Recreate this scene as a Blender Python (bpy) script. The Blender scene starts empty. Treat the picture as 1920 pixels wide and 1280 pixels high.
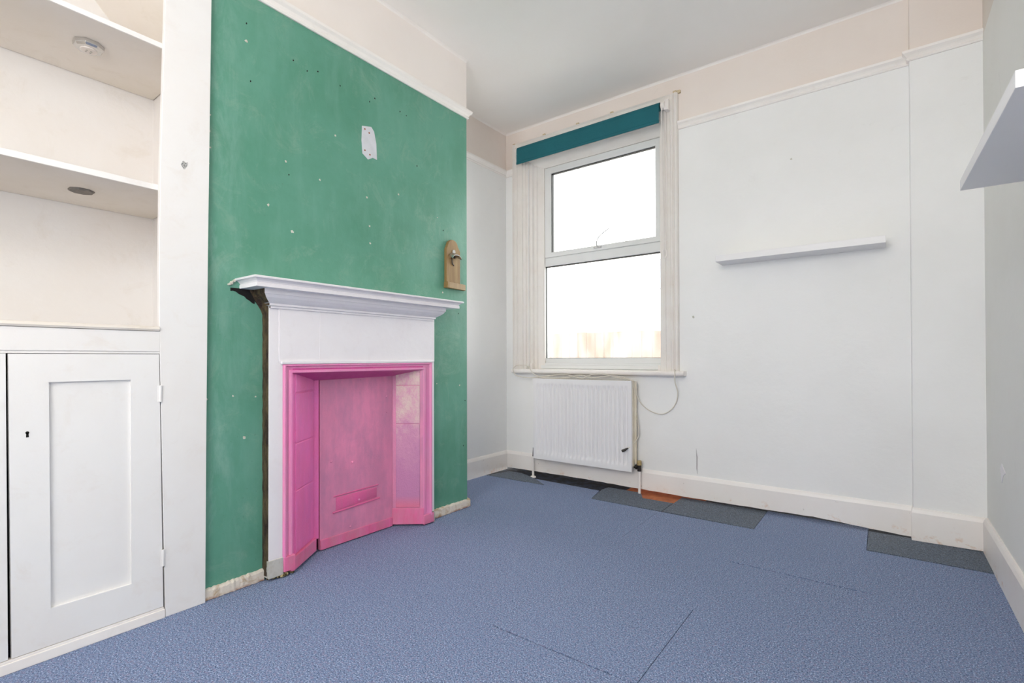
import bpy, bmesh, math, random
from mathutils import Vector, Matrix

sc = bpy.context.scene
col = sc.collection
random.seed(7)

# ------------------------------------------------------------------ camera
F = 928.6
yaw, pitch, roll = 0.6452, 0.0076, -0.0027
fw = Vector((-math.sin(yaw) * math.cos(pitch), math.cos(yaw) * math.cos(pitch), math.sin(pitch)))
rt = Vector((math.cos(yaw), math.sin(yaw), 0))
up = rt.cross(fw)
r2 = rt * math.cos(roll) + up * math.sin(roll)
u2 = -rt * math.sin(roll) + up * math.cos(roll)
cd = bpy.data.cameras.new('camera')
cd.sensor_width = 36
cd.lens = F / 1920 * 36
cd.shift_y = 24.37 / 1920
cd.clip_start = 0.02
cam = bpy.data.objects.new('camera', cd)
col.objects.link(cam)
m = Matrix((r2, u2, -fw)).transposed().to_4x4()
m.translation = Vector((2.3893, -3.1034, 0.8787))
cam.matrix_world = m
sc.camera = cam

# ------------------------------------------------------------------ light
SKY = 6.6
w = bpy.data.worlds.new('overcast_sky')
sc.world = w
w.use_nodes = True
bg = w.node_tree.nodes['Background']
bg.inputs['Color'].default_value = (1.0, 0.988, 0.972, 1)
bg.inputs['Strength'].default_value = SKY


def portal(name, loc, rot, sx, sy):
    l = bpy.data.lights.new(name, 'AREA')
    l.shape = 'RECTANGLE'
    l.size, l.size_y = sx, sy
    l.cycles.is_portal = True
    o = bpy.data.objects.new(name, l)
    o.location = loc
    o.rotation_euler = rot
    col.objects.link(o)


portal('window_portal', (0.75, 0.20, 1.59), (-math.pi / 2, 0, 0), 1.0, 1.6)
portal('added_rear_window_portal', (1.90, -4.42, 1.62), (math.pi / 2, 0, 0), 1.5, 1.45)  # for the opening added in the rear wall as extra light

sc.view_settings.view_transform = 'Standard'
sc.view_settings.look = 'None'
sc.view_settings.gamma = 1.0
sc.view_settings.use_curve_mapping = False
sc.view_settings.exposure = 0.53
sc.cycles.use_denoising = True
sc.cycles.max_bounces = 14
sc.cycles.diffuse_bounces = 10
sc.cycles.glossy_bounces = 4
sc.cycles.transmission_bounces = 6
sc.cycles.transparent_max_bounces = 10
sc.cycles.sample_clamp_indirect = 8


# ------------------------------------------------------------------ materials
def srgb(r, g, b):
    def f(c):
        c /= 255.0
        return c / 12.92 if c <= 0.04045 else ((c + 0.055) / 1.055) ** 2.4
    return (f(r), f(g), f(b), 1)


class NT:
    def __init__(self, name):
        self.m = bpy.data.materials.new(name)
        self.m.use_nodes = True
        self.t = self.m.node_tree
        self.b = self.t.nodes['Principled BSDF']
        self.out = self.t.nodes['Material Output']
        self.tc = self.t.nodes.new('ShaderNodeTexCoord').outputs['Object']

    def n(self, kind, **kw):
        x = self.t.nodes.new('ShaderNode' + kind)
        for k, v in kw.items():
            setattr(x, k, v)
        return x

    def l(self, a, b):
        self.t.links.new(a, b)

    def mapping(self, scale=(1, 1, 1), loc=(0, 0, 0), rot=(0, 0, 0)):
        x = self.n('Mapping')
        x.inputs['Scale'].default_value = scale
        x.inputs['Location'].default_value = loc
        x.inputs['Rotation'].default_value = rot
        self.l(self.tc, x.inputs['Vector'])
        return x.outputs[0]

    def noise(self, scale, detail=4, rough=0.55, vec=None, dist=0.0):
        x = self.n('TexNoise')
        x.inputs['Scale'].default_value = scale
        x.inputs['Detail'].default_value = detail
        x.inputs['Roughness'].default_value = rough
        x.inputs['Distortion'].default_value = dist
        self.l(vec or self.tc, x.inputs['Vector'])
        return x.outputs['Fac']

    def ramp(self, fac, a, b):
        x = self.n('MapRange')
        x.inputs['From Min'].default_value = a
        x.inputs['From Max'].default_value = b
        self.l(fac, x.inputs['Value'])
        return x.outputs[0]

    def math(self, op, a, b=None):
        x = self.n('Math', operation=op)
        for i, v in enumerate((a, b)):
            if v is None:
                continue
            if isinstance(v, (int, float)):
                x.inputs[i].default_value = v
            else:
                self.l(v, x.inputs[i])
        return x.outputs[0]

    def mix(self, fac, a, b):
        x = self.n('Mix', data_type='RGBA')
        if isinstance(fac, (int, float)):
            x.inputs[0].default_value = fac
        else:
            self.l(fac, x.inputs[0])
        for i, v in ((6, a), (7, b)):
            if isinstance(v, tuple):
                x.inputs[i].default_value = v
            else:
                self.l(v, x.inputs[i])
        return x.outputs[2]

    def sep(self):
        x = self.n('SeparateXYZ')
        self.l(self.tc, x.inputs[0])
        return x.outputs

    def bump(self, h, strength=0.3, dist=0.002):
        x = self.n('Bump')
        x.inputs['Strength'].default_value = strength
        x.inputs['Distance'].default_value = dist
        self.l(h, x.inputs['Height'])
        self.l(x.outputs[0], self.b.inputs['Normal'])

    def done(self, color, rough=0.6, metal=0.0, spec=0.5):
        if isinstance(color, tuple):
            self.b.inputs['Base Color'].default_value = color
        else:
            self.l(color, self.b.inputs['Base Color'])
        if isinstance(rough, (int, float)):
            self.b.inputs['Roughness'].default_value = rough
        else:
            self.l(rough, self.b.inputs['Roughness'])
        self.b.inputs['Metallic'].default_value = metal
        self.b.inputs['Specular IOR Level'].default_value = spec
        return self.m


def paint(name, c, c2=None, rough=0.6, scale=1.6, amount=0.5, dirt=None, dirt_amt=0.3, bump=0.25, bscale=60, spec=0.4, lo=0.42, hi=0.72):
    """painted surface: base tone, a second tone in soft patches, faint dirt blotches, brushed or rolled relief"""
    t = NT(name)
    c2 = c2 or tuple(v * 0.93 for v in c[:3]) + (1,)
    f = t.math('MULTIPLY', t.ramp(t.noise(scale, 5, 0.6), lo, hi), amount)
    cc = t.mix(f, c, c2)
    if dirt:
        d = t.math('MULTIPLY', t.ramp(t.noise(scale * 3.1, 8, 0.7, dist=0.6), 0.55, 0.8), dirt_amt)
        cc = t.mix(d, cc, dirt)
    h = t.math('ADD', t.noise(bscale, 4, 0.6), t.math('MULTIPLY', t.noise(bscale * 0.15, 3), 1.5))
    t.bump(h, bump, 0.003)
    return t.done(cc, rough, spec=spec)


W = srgb(232, 232, 231)
CREAM = srgb(222, 210, 200)
M = {}
M['ceiling'] = paint('ceiling_paint', srgb(243, 240, 236), srgb(238, 232, 225), 0.8, 0.8, 0.7, bump=0.15)
M['trim'] = paint('off_white_gloss_trim', srgb(240, 236, 232), srgb(233, 224, 217), 0.38, 3.0, 0.6, srgb(200, 178, 158), 0.2, 0.15, 25)
t = NT('stained_skirting_gloss')
cc = t.mix(t.math('MULTIPLY', t.ramp(t.noise(3.0, 5), 0.42, 0.7), 0.6), srgb(240, 236, 232), srgb(233, 224, 217))
st_ = t.math('MULTIPLY', t.ramp(t.noise(1, 8, 0.72, t.mapping((16, 16, 22))), 0.56, 0.70), t.ramp(t.sep()[2], 0.075, 0.028))
cc = t.mix(t.math('MULTIPLY', st_, 0.75), cc, srgb(206, 150, 96))
cc = t.mix(t.math('MULTIPLY', t.ramp(t.noise(38, 3, 0.6), 0.70, 0.76), 0.5), cc, srgb(150, 140, 130))
t.bump(t.noise(25, 4, 0.6), 0.2, 0.003)
M['skirting'] = t.done(cc, 0.4)
M['casing'] = paint('window_casing_paint', srgb(229, 225, 220), srgb(220, 211, 203), 0.45, 5.0, 0.6, srgb(200, 184, 162), 0.2, 0.2, 30)
M['cupboard'] = paint('cupboard_white_paint', srgb(231, 230, 229), srgb(226, 221, 217), 0.42, 2.5, 0.6, srgb(205, 186, 168), 0.25, 0.2, 22)
M['alcove'] = paint('alcove_cream_paint', srgb(226, 224, 223), srgb(221, 215, 210), 0.6, 2.2, 0.8, srgb(192, 178, 156), 0.3, 0.3, 40)
M['shelfboard'] = paint('shelf_cream_paint', srgb(224, 218, 211), srgb(215, 207, 194), 0.55, 2.2, 0.8, srgb(180, 165, 140), 0.3, 0.2, 30)
M['surround'] = paint('surround_white_gloss', srgb(234, 231, 234), srgb(228, 222, 226), 0.32, 4.0, 0.5, srgb(200, 190, 190), 0.2, 0.3, 25)
M['plinthgrey'] = paint('plinth_grey_paint', srgb(196, 194, 188), srgb(172, 168, 156), 0.5, 20, 0.8, srgb(90, 80, 50), 0.5, 0.4, 90)
M['rad'] = paint('radiator_enamel', srgb(232, 231, 232), srgb(226, 224, 222), 0.3, 2.0, 0.5, bump=0.05)
M['radside'] = paint('radiator_aged_side', srgb(222, 214, 196), srgb(206, 192, 164), 0.4, 8.0, 0.6, srgb(150, 120, 70), 0.3)
M['upvc'] = paint('white_plastic_frame', srgb(226, 227, 226), srgb(218, 218, 214), 0.28, 3.0, 0.4, bump=0.02)
M['gasket'] = NT('black_rubber').done(srgb(28, 28, 30), 0.5)
M['shelf_wh'] = paint('white_foil_shelf', srgb(232, 231, 232), srgb(228, 227, 228), 0.4, 2.0, 0.3, bump=0.02)
M['blind'] = paint('teal_blind_fabric', srgb(22, 98, 108), srgb(18, 86, 96), 0.75, 6, 0.5, bump=0.3, bscale=400)
M['plastic'] = NT('white_plastic').done(srgb(232, 226, 222), 0.35)
M['cable'] = NT('white_cable_plastic').done(srgb(214, 208, 196), 0.45)
M['cablegrey'] = NT('grey_cable_plastic').done(srgb(150, 148, 142), 0.45)
M['darkmetal'] = NT('dark_metal').done(srgb(62, 58, 56), 0.4, 0.6)
M['chrome'] = NT('chrome').done(srgb(205, 203, 200), 0.22, 0.9)
M['brass'] = paint('aged_brass', srgb(180, 160, 110), srgb(120, 95, 60), 0.45, 40, 0.8)
M['black'] = NT('black_void').done(srgb(16, 14, 13), 0.9)
M['lens'] = NT('frosted_lens').done(srgb(214, 206, 200), 0.3)
M['dot'] = NT('led_chip').done(srgb(160, 156, 148), 0.3)

# window wall and right wall: white emulsion below the rail, beige frieze above it
def wall_mat(name, low, low2, high, high2, zsplit=2.33):
    t = NT(name)
    n1 = t.noise(1.3, 6, 0.62)
    cc = t.mix(t.math('MULTIPLY', t.ramp(n1, 0.42, 0.7), 0.8), low, low2)
    cf = t.mix(t.math('MULTIPLY', t.ramp(t.noise(2.0, 5), 0.4, 0.7), 0.7), high, high2)
    z = t.sep()[2]
    k = t.math('GREATER_THAN', z, zsplit)
    cc = t.mix(k, cc, cf)
    sm = t.math('MULTIPLY', t.ramp(t.noise(7, 9, 0.75, dist=1.0), 0.62, 0.8), 0.22)
    cc = t.mix(sm, cc, srgb(188, 182, 170))
    h = t.math('ADD', t.noise(28, 4, 0.6), t.math('MULTIPLY', t.noise(5, 3), 2.0))
    t.bump(h, 0.28, 0.004)
    return t.done(cc, 0.7, spec=0.3)


M['wall'] = wall_mat('white_emulsion_wall', srgb(238, 238, 237), srgb(231, 231, 229), srgb(232, 223, 216), srgb(226, 214, 205))
M['wallr'] = wall_mat('right_wall_emulsion', srgb(232, 232, 228), srgb(226, 226, 220), srgb(226, 220, 212), srgb(220, 212, 202))


def green_mat():
    t = NT('green_painted_plaster')
    g1, g2, g3 = srgb(97, 154, 134), srgb(82, 141, 118), srgb(118, 165, 148)
    cc = t.mix(t.ramp(t.noise(2.2, 7, 0.65), 0.36, 0.66), g1, g2)
    # upward dry-brushed haze and vertical strokes
    strokes = t.noise(1.0, 6, 0.6, t.mapping((1, 12, 3.0)))
    cc = t.mix(t.math('MULTIPLY', t.ramp(strokes, 0.5, 0.8), 0.5), cc, g3)
    cc = t.mix(t.math('MULTIPLY', t.ramp(t.noise(6, 9, 0.78, dist=0.8), 0.52, 0.78), 0.5), cc, srgb(152, 176, 158))
    cc = t.mix(t.math('MULTIPLY', t.ramp(t.noise(90, 2, 0.5), 0.72, 0.8), 0.6), cc, srgb(76, 118, 100))
    # chalky rubbed band close to the cupboard edge
    s = t.sep()
    band = t.math('MULTIPLY', t.ramp(s[1], -2.17, -2.29), t.ramp(t.noise(3.0, 7, 0.7, t.mapping((1, 3.5, 1)), 0.6), 0.46, 0.75))
    cc = t.mix(t.math('MULTIPLY', band, 0.55), cc, srgb(160, 190, 182))
    z = t.math('GREATER_THAN', s[2], 2.318)
    fr = t.mix(t.math('MULTIPLY', t.ramp(t.noise(2.0, 5), 0.4, 0.7), 0.7), srgb(238, 231, 226), srgb(233, 224, 217))
    cc = t.mix(z, cc, fr)
    h = t.math('ADD', t.noise(24, 5, 0.6), t.math('MULTIPLY', t.noise(5, 3), 2.0))
    t.bump(h, 0.35, 0.004)
    return t.done(cc, 0.48, spec=0.4)


M['green'] = green_mat()


def pink_mat(name, a, b, c=None, c_amt=0.0, rough=0.4, bscale=70):
    t = NT(name)
    st = t.noise(1.0, 8, 0.66, t.mapping((12, 12, 2.4)))
    cc = t.mix(t.ramp(st, 0.40, 0.60), a, b)
    if c:
        cc = t.mix(t.math('MULTIPLY', t.ramp(t.noise(1, 9, 0.68, t.mapping((9, 9, 5), loc=(4, 1, 2))), 0.42, 0.68), c_amt), cc, c)
    t.bump(t.math('ADD', t.noise(bscale, 4, 0.65), t.noise(bscale * 3, 2)), 0.45, 0.003)
    return t.done(cc, rough, spec=0.5)


M['pinkframe'] = pink_mat('bright_pink_paint', srgb(236, 134, 188), srgb(230, 146, 182), srgb(218, 146, 192), 0.5)
M['pinkplate'] = pink_mat('dusky_pink_paint', srgb(232, 142, 180), srgb(216, 134, 170), srgb(188, 128, 162), 0.75)
M['pinkcheek'] = pink_mat('magenta_paint', srgb(240, 118, 184), srgb(228, 112, 170), srgb(214, 118, 188), 0.5)
M['pinkbase'] = pink_mat('hot_pink_paint', srgb(234, 118, 172), srgb(222, 104, 146), srgb(206, 138, 160), 0.8)
M['hood'] = pink_mat('deep_magenta_paint', srgb(206, 76, 150), srgb(194, 66, 138))


def cheek_tiles_mat():
    # right cheek: cream-rubbed pink paint at the top, pink in the middle, mauve towards the foot
    t = NT('pink_cream_mauve_paint')
    z = t.math('ADD', t.sep()[2], t.math('MULTIPLY', t.math('SUBTRACT', t.noise(7, 9, 0.78), 0.5), 0.7))
    pink, cream, mauve = srgb(216, 158, 184), srgb(224, 206, 194), srgb(196, 132, 174)
    cc = t.mix(t.ramp(z, 0.56, 0.30), pink, mauve)
    cr = t.math('MULTIPLY', t.ramp(z, 0.44, 0.62), t.ramp(t.noise(1, 9, 0.78, t.mapping((16, 16, 12))), 0.40, 0.56))
    cc = t.mix(t.math('MULTIPLY', cr, 0.85), cc, cream)
    cc = t.mix(t.ramp(t.sep()[2], 0.16, 0.11), cc, srgb(224, 124, 156))
    t.bump(t.math('ADD', t.noise(60, 5, 0.7, dist=1.5), t.noise(160, 2)), 0.7, 0.004)
    return t.done(cc, 0.4)


M['cheektile'] = cheek_tiles_mat()

t = NT('bare_dark_timber_edge')
cc = t.mix(t.ramp(t.noise(1, 7, 0.7, t.mapping((40, 40, 10))), 0.4, 0.62), srgb(40, 24, 18), srgb(92, 78, 52))
t.bump(t.noise(60, 5, 0.7), 0.9, 0.01)
M['darkwood'] = t.done(cc, 0.85)

t = NT('old_timber_plaque')
cc = t.mix(t.ramp(t.noise(1, 6, 0.6, t.mapping((30, 30, 3))), 0.35, 0.7), srgb(158, 130, 82), srgb(126, 96, 56))
t.bump(t.noise(1, 5, 0.6, t.mapping((120, 120, 8))), 0.3, 0.002)
M['plaque'] = t.done(cc, 0.5)

t = NT('rough_plaster_skirting')
cc = t.mix(t.ramp(t.noise(14, 8, 0.72, dist=0.8), 0.5, 0.62), srgb(224, 215, 203), srgb(196, 172, 140))
cc = t.mix(t.math('MULTIPLY', t.ramp(t.sep()[2], 0.014, 0.002), t.ramp(t.noise(20, 5), 0.4, 0.6)), cc, srgb(150, 84, 48))
t.bump(t.noise(60, 6, 0.7), 0.8, 0.008)
M['roughskirt'] = t.done(cc, 0.8)


def carpet_mat(name, dark, mid, light, warm):
    t = NT(name)
    n = t.noise(210, 3, 0.7)
    cc = t.mix(t.ramp(n, 0.42, 0.52), dark, mid)
    cc = t.mix(t.ramp(t.noise(240, 3, 0.7, t.mapping(loc=(3, 5, 1))), 0.53, 0.61), cc, light)
    cc = t.mix(t.math('MULTIPLY', t.ramp(t.noise(110, 2, 0.5, t.mapping(loc=(9, 2, 7))), 0.52, 0.66), 0.6), cc, warm)
    cc = t.mix(t.math('MULTIPLY', t.ramp(t.noise(1.4, 4), 0.4, 0.7), 0.18), cc, mid)
    t.bump(t.noise(160, 4, 0.7), 1.0, 0.006)
    t.b.inputs['Sheen Weight'].default_value = 0.06
    t.b.inputs['Sheen Roughness'].default_value = 0.6
    return t.done(cc, 0.75, spec=0.25)


M['carpet'] = carpet_mat('blue_flecked_carpet', srgb(58, 78, 114), srgb(120, 142, 182), srgb(196, 212, 238), srgb(150, 140, 172))
M['carpetgrey'] = carpet_mat('grey_backed_carpet', srgb(56, 66, 80), srgb(94, 107, 124), srgb(138, 150, 166), srgb(106, 108, 114))

t = NT('dark_navy_floor')  # blotchy dark navy subfloor, bare where carpet tiles are missing
cc = t.mix(t.ramp(t.noise(18, 5, 0.7), 0.45, 0.7), srgb(22, 24, 34), srgb(52, 64, 84))
M['void'] = t.done(cc, 0.8)
t = NT('bare_orange_hardboard')
cc = t.mix(t.ramp(t.noise(14, 6, 0.65), 0.4, 0.66), srgb(192, 116, 72), srgb(158, 88, 56))
M['orange'] = t.done(cc, 0.8)

# glass: clear, with a faint reflection; lower pane filmed with condensation
def glass_mat(name, haze):
    t = NT(name)
    tr = t.n('BsdfTransparent')
    tr.inputs[0].default_value = (0.96, 0.975, 0.97, 1)
    gl = t.n('BsdfGlossy')
    gl.inputs['Roughness'].default_value = 0.03
    mx = t.n('MixShader')
    fr = t.n('Fresnel')
    fr.inputs[0].default_value = 1.45
    t.l(fr.outputs[0], mx.inputs[0])
    t.l(tr.outputs[0], mx.inputs[1])
    t.l(gl.outputs[0], mx.inputs[2])
    last = mx.outputs[0]
    if haze:
        tl = t.n('BsdfTranslucent')
        tl.inputs[0].default_value = (0.85, 0.86, 0.86, 1)
        m2 = t.n('MixShader')
        f = t.math('MULTIPLY', t.ramp(t.noise(1, 6, 0.65, t.mapping((9, 1, 2.5))), 0.3, 0.7), haze)
        t.l(f, m2.inputs[0])
        t.l(last, m2.inputs[1])
        t.l(tl.outputs[0], m2.inputs[2])
        last = m2.outputs[0]
    t.l(last, t.out.inputs['Surface'])
    return t.m


M['glass'] = glass_mat('window_glass', 0.0)
M['glasshaze'] = glass_mat('misted_window_glass', 0.12)
M['fence'] = paint('orange_timber_fence', srgb(100, 82, 70), srgb(94, 82, 76), 0.8, 5, 0.8)
M['render'] = paint('pale_house_render', srgb(236, 236, 234), srgb(226, 228, 230), 0.8)
M['slate'] = paint('slate_roof', srgb(116, 122, 140), srgb(104, 110, 128), 0.7)
M['winblue'] = NT('far_window_glass').done(srgb(96, 124, 146), 0.1)
M['ground'] = paint('pale_paving', srgb(206, 204, 200), srgb(190, 188, 184), 0.9)


# ------------------------------------------------------------------ mesh helpers
def tag(o, label=None, cat=None, group=None, kind=None):
    for k, v in (('label', label), ('category', cat), ('group', group), ('kind', kind)):
        if v:
            o[k] = v
    return o


def empty(name, loc, label=None, cat=None, group=None, kind=None):
    o = bpy.data.objects.new(name, None)
    o.empty_display_size = 0.05
    o.location = loc
    col.objects.link(o)
    return tag(o, label, cat, group, kind)


def wpos(o):
    p = Vector((0, 0, 0))
    while o:
        p += o.location
        o = o.parent
    return p


class MB:
    """collects geometry in world coordinates, links it as one object"""
    def __init__(self):
        self.bm = bmesh.new()
        self.mi = 0

    def face(self, pts):
        vs = [self.bm.verts.new(p) for p in pts]
        f = self.bm.faces.new(vs)
        f.material_index = self.mi
        return f

    def box(self, x0, x1, y0, y1, z0, z1, bevel=0.0):
        v = [self.bm.verts.new((x, y, z)) for z in (z0, z1) for y in (y0, y1) for x in (x0, x1)]
        fs = []
        for q in ((0, 2, 3, 1), (4, 5, 7, 6), (0, 1, 5, 4), (2, 6, 7, 3), (0, 4, 6, 2), (1, 3, 7, 5)):
            f = self.bm.faces.new([v[i] for i in q])
            f.material_index = self.mi
            fs.append(f)
        if bevel:
            es = {e for f in fs for e in f.edges}
            bmesh.ops.bevel(self.bm, geom=list(es), offset=bevel, segments=2, affect='EDGES', profile=0.5)
        return self

    def loft(self, rings, closed=True, cap=True):
        vr = [[self.bm.verts.new(p) for p in r] for r in rings]
        n = len(rings[0])
        for a, b in zip(vr[:-1], vr[1:]):
            for i in range(n if closed else n - 1):
                j = (i + 1) % n
                f = self.bm.faces.new((a[i], a[j], b[j], b[i]))
                f.material_index = self.mi
        if cap and closed:
            for r in (vr[0][::-1], vr[-1]):
                f = self.bm.faces.new(r)
                f.material_index = self.mi
        return self

    def prism(self, poly, axis, a, b):
        """poly: 2D points in the two other axes (x,y,z order), extruded from a to b along axis"""
        def p3(u, v, t):
            return {'x': (t, u, v), 'y': (u, t, v), 'z': (u, v, t)}[axis]
        return self.loft([[p3(u, v, a) for u, v in poly], [p3(u, v, b) for u, v in poly]])

    def tube(self, pts, r, seg=8, caps=True):
        pts = [Vector(p) for p in pts]
        rad = r if isinstance(r, (list, tuple)) else [r] * len(pts)
        rings = []
        ref = None
        for i, p in enumerate(pts):
            d = (pts[min(i + 1, len(pts) - 1)] - pts[max(i - 1, 0)]).normalized()
            if ref is None:
                ref = Vector((0, 0, 1)) if abs(d.z) < 0.9 else Vector((1, 0, 0))
            u = d.cross(ref).normalized()
            v = u.cross(d).normalized()
            ref = v
            rings.append([p + (u * math.cos(2 * math.pi * k / seg) + v * math.sin(2 * math.pi * k / seg)) * rad[i] for k in range(seg)])
        return self.loft(rings, cap=caps)

    def ball(self, c, r, sx=1, sy=1, sz=1):
        mt = Matrix.Translation(c) @ Matrix.Diagonal((r * sx, r * sy, r * sz, 1))
        k = bmesh.ops.create_uvsphere(self.bm, u_segments=14, v_segments=8, radius=1, matrix=mt)
        for v in k['verts']:
            for f in v.link_faces:
                f.material_index = self.mi
        return self

    def build(self, name, mats, parent=None, smooth=False, bevel=0.0, keep=False):
        bmesh.ops.recalc_face_normals(self.bm, faces=self.bm.faces)
        me = bpy.data.meshes.new(name)
        self.bm.to_mesh(me)
        self.bm.free()
        for mt in (mats if isinstance(mats, (list, tuple)) else [mats]):
            me.materials.append(mt)
        o = bpy.data.objects.new(name, me)
        col.objects.link(o)
        if parent:
            me.transform(Matrix.Translation(-wpos(parent)))
            o.parent = parent
        if smooth:
            for p in me.polygons:
                p.use_smooth = True
            try:
                me.set_sharp_from_angle(angle=math.radians(38))
            except Exception:
                pass
        if bevel:
            md = o.modifiers.new('edge', 'BEVEL')
            md.width = bevel
            md.segments = 2
            md.limit_method = 'ANGLE'
        return o


def spline(pts, n=8):
    """Catmull-Rom through the points"""
    P = [Vector(p) for p in pts]
    P = [P[0] * 2 - P[1]] + P + [P[-1] * 2 - P[-2]]
    out = []
    for i in range(1, len(P) - 2):
        for k in range(n):
            t_ = k / n
            a, b, c, d = P[i - 1], P[i], P[i + 1], P[i + 2]
            out.append(0.5 * ((2 * b) + (c - a) * t_ + (2 * a - 5 * b + 4 * c - d) * t_ ** 2 + (3 * b - a - 3 * c + d) * t_ ** 3))
    out.append(P[-2])
    return out


# ------------------------------------------------------------------ the room shell
H = 2.65
CB = 0.4049        # face of the chimney breast
BR = -0.9128       # its far corner
R = 2.7532         # right wall
REAR = -4.30
ALC = -0.03        # back of the cupboard alcove
RAIL0, RAIL1 = 2.307, 2.352


def struct(mb, name, mat, **kw):
    return tag(mb.build(name, mat, **kw), kind='structure')


# floor: carpet tiles with their joints (blue), then what lies below them
g = 0.0
xs = [-0.03, 0.353, 0.851, 1.350, 1.848, 2.346, R + 0.02]
ys = [-0.330, -0.832, -1.336, -1.838, -2.340, -2.84, -3.34, -3.84, REAR]
mb = MB()
for j in range(len(ys) - 1):
    for i in range(len(xs) - 1):
        x0, x1, y1, y0 = xs[i] + g, xs[i + 1] - g, ys[j] - g, ys[j + 1] + g
        if (i, j) in ((4, 0), (3, 2)):
            y0 += 0.0095 if j == 0 else 0.0055
        if (i, j) in ((1, 2), (2, 2), (2, 4)):
            y0 += 0.0012
        if (i, j) in ((4, 2), (4, 3)):
            x0 += 0.0024
        if (i, j) in ((2, 3), (3, 0)):
            x0 += 0.0012
        dz = 0.0
        mb.box(x0, x1, y0, y1, -0.006, dz)
# the row next to the window wall, with gaps where tiles are missing
mb.box(-0.03, 0.353 - g, -0.33 + g, -0.236, -0.006, 0)
mb.prism([(0.353, -0.33 + g), (0.916, -0.33 + g), (0.872, -0.128), (0.352, -0.112)], 'z', -0.006, 0)
mb.box(1.848 + g, 2.316 - g, -0.33 + g, 0.05, -0.006, 0)
mb.box(2.3165, R + 0.02, -0.33 + g, -0.322, -0.006, -0.0015)
struct(mb, 'floor', M['carpet'])
mb = MB()
mb.box(-0.1, 1.0, REAR, 0.25, -0.08, -0.0062)
mb.box(1.5, R + 0.1, REAR, 0.25, -0.08, -0.0062)
mb.box(1.0, 1.5, REAR, -0.4, -0.08, -0.0062)
mb.mi = 1
mb.box(1.0, 1.5, -0.4, 0.25, -0.08, -0.0062)
struct(mb, 'floor', [M['void'], M['orange']])

# cut strips of greyer carpet tile along the window wall
strips = [
    ([(0.0, -0.233), (0.50, -0.226), (0.345, -0.113), (0.165, -0.03), (0.05, -0.035)], 'grey cut carpet tile strip in the corner left of the radiator'),
    ([(0.919, -0.329), (1.362, -0.318), (1.362, -0.128), (1.172, -0.131), (1.115, -0.02), (0.885, -0.02), (0.875, -0.10)], 'grey cut carpet tile strip beside the bare orange board patch'),
    ([(1.366, -0.318), (1.846, -0.328), (1.846, 0.03), (1.366, 0.03)], 'grey cut carpet tile strip right of the bare orange board patch'),
    ([(2.318, -0.322), (2.745, -0.322), (2.745, -0.02), (2.318, -0.02)], 'long grey carpet tile strip against the right-hand corner'),
]
for poly, lab in strips:
    mb = MB()
    mb.prism(poly, 'z', -0.0055, 0.0025)
    tag(mb.build('carpet_tile_strip', M['carpetgrey'], bevel=0.001), lab, 'carpet tile', 'cut carpet tile strips')

# ceiling
mb = MB()
mb.box(-0.1, R + 0.1, REAR - 0.1, 0.3, H, H + 0.08)
struct(mb, 'ceiling', M['ceiling'])

# window wall with its opening
WX0, WX1, WZ0, WZ1 = 0.215, 1.262, 0.797, 2.395
mb = MB()
mb.box(-0.1, WX0, 0, 0.25, 0.028, H)
mb.box(WX1, R + 0.1, 0, 0.25, 0.028, H)
mb.box(WX0, WX1, 0, 0.25, 0.028, WZ0 - 0.02)
mb.box(WX0, WX1, 0, 0.25, WZ1, H)
wall_back = struct(mb, 'wall_back', M['wall'])
mb = MB()
mb.prism([(2.492, 0.0), (2.4935, -0.030), (2.497, -0.034), (R, -0.034), (R, 0.0)], 'z', 0.0, H)
struct(mb, 'wall_back_pier', M['wall'])
mb = MB()
mb.box(R, R + 0.12, REAR - 0.1, 0.0, 0, H)
wall_right = struct(mb, 'wall_right', M['wallr'])
# left side: alcove by the window, chimney breast, cupboard alcove
mb = MB()
mb.box(-0.12, 0.0, BR, 0.0, 0.02, H)
struct(mb, 'wall_left', M['wall'])
mb = MB()
OY0, OY1, OZ = -2.055, -1.262, 0.84      # hole behind the fireplace
mb.box(0.0, CB, -2.36, OY0, 0, H)
mb.box(0.0, CB, OY1, BR, 0, H)
mb.box(0.0, CB, OY0, OY1, OZ, H)
mb.box(0.0, 0.20, OY0, OY1, 0, OZ)
breast = struct(mb, 'wall_left_chimney', [M['green'], M['alcove'], M['wall']])
for p in breast.data.polygons:
    if p.normal.y < -0.9 and p.center.y < -2.3:
        p.material_index = 1
    if p.normal.y > 0.9 and p.center.y > -1.0:
        p.material_index = 2
mb = MB()
mb.box(-0.12, ALC, REAR, -2.36, 0, H)
mb.box(-0.12, 0.0, -2.36, BR, 0, H)
struct(mb, 'wall_left_alcove', M['alcove'])
mb = MB()
mb.box(ALC, 0.40, -3.80, -3.70, 0, H)
struct(mb, 'wall_left_return', M['alcove'])
# rear wall, with an unseen window opening added to brighten the room
mb = MB()
mb.box(-0.1, 1.15, REAR - 0.15, REAR, 0, H)
mb.box(2.65, R + 0.1, REAR - 0.15, REAR, 0, H)
mb.box(1.15, 2.65, REAR - 0.15, REAR, 0, 0.90)
mb.box(1.15, 2.65, REAR - 0.15, REAR, 2.35, H)
struct(mb, 'wall_rear', M['wall'])
w2 = empty('added_window_2', (1.90, REAR, 0.90), kind='structure')  # unseen window, added with its opening to let in more daylight
mb = MB()
for x in (1.15, 1.87, 2.59):
    mb.box(x, x + 0.06, REAR - 0.10, REAR - 0.04, 0.90, 2.35)
mb.box(1.15, 2.65, REAR - 0.10, REAR - 0.04, 0.90, 0.96)
mb.box(1.15, 2.65, REAR - 0.10, REAR - 0.04, 2.29, 2.35)
mb.build('window_frame', M['upvc'], w2, bevel=0.004)

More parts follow.
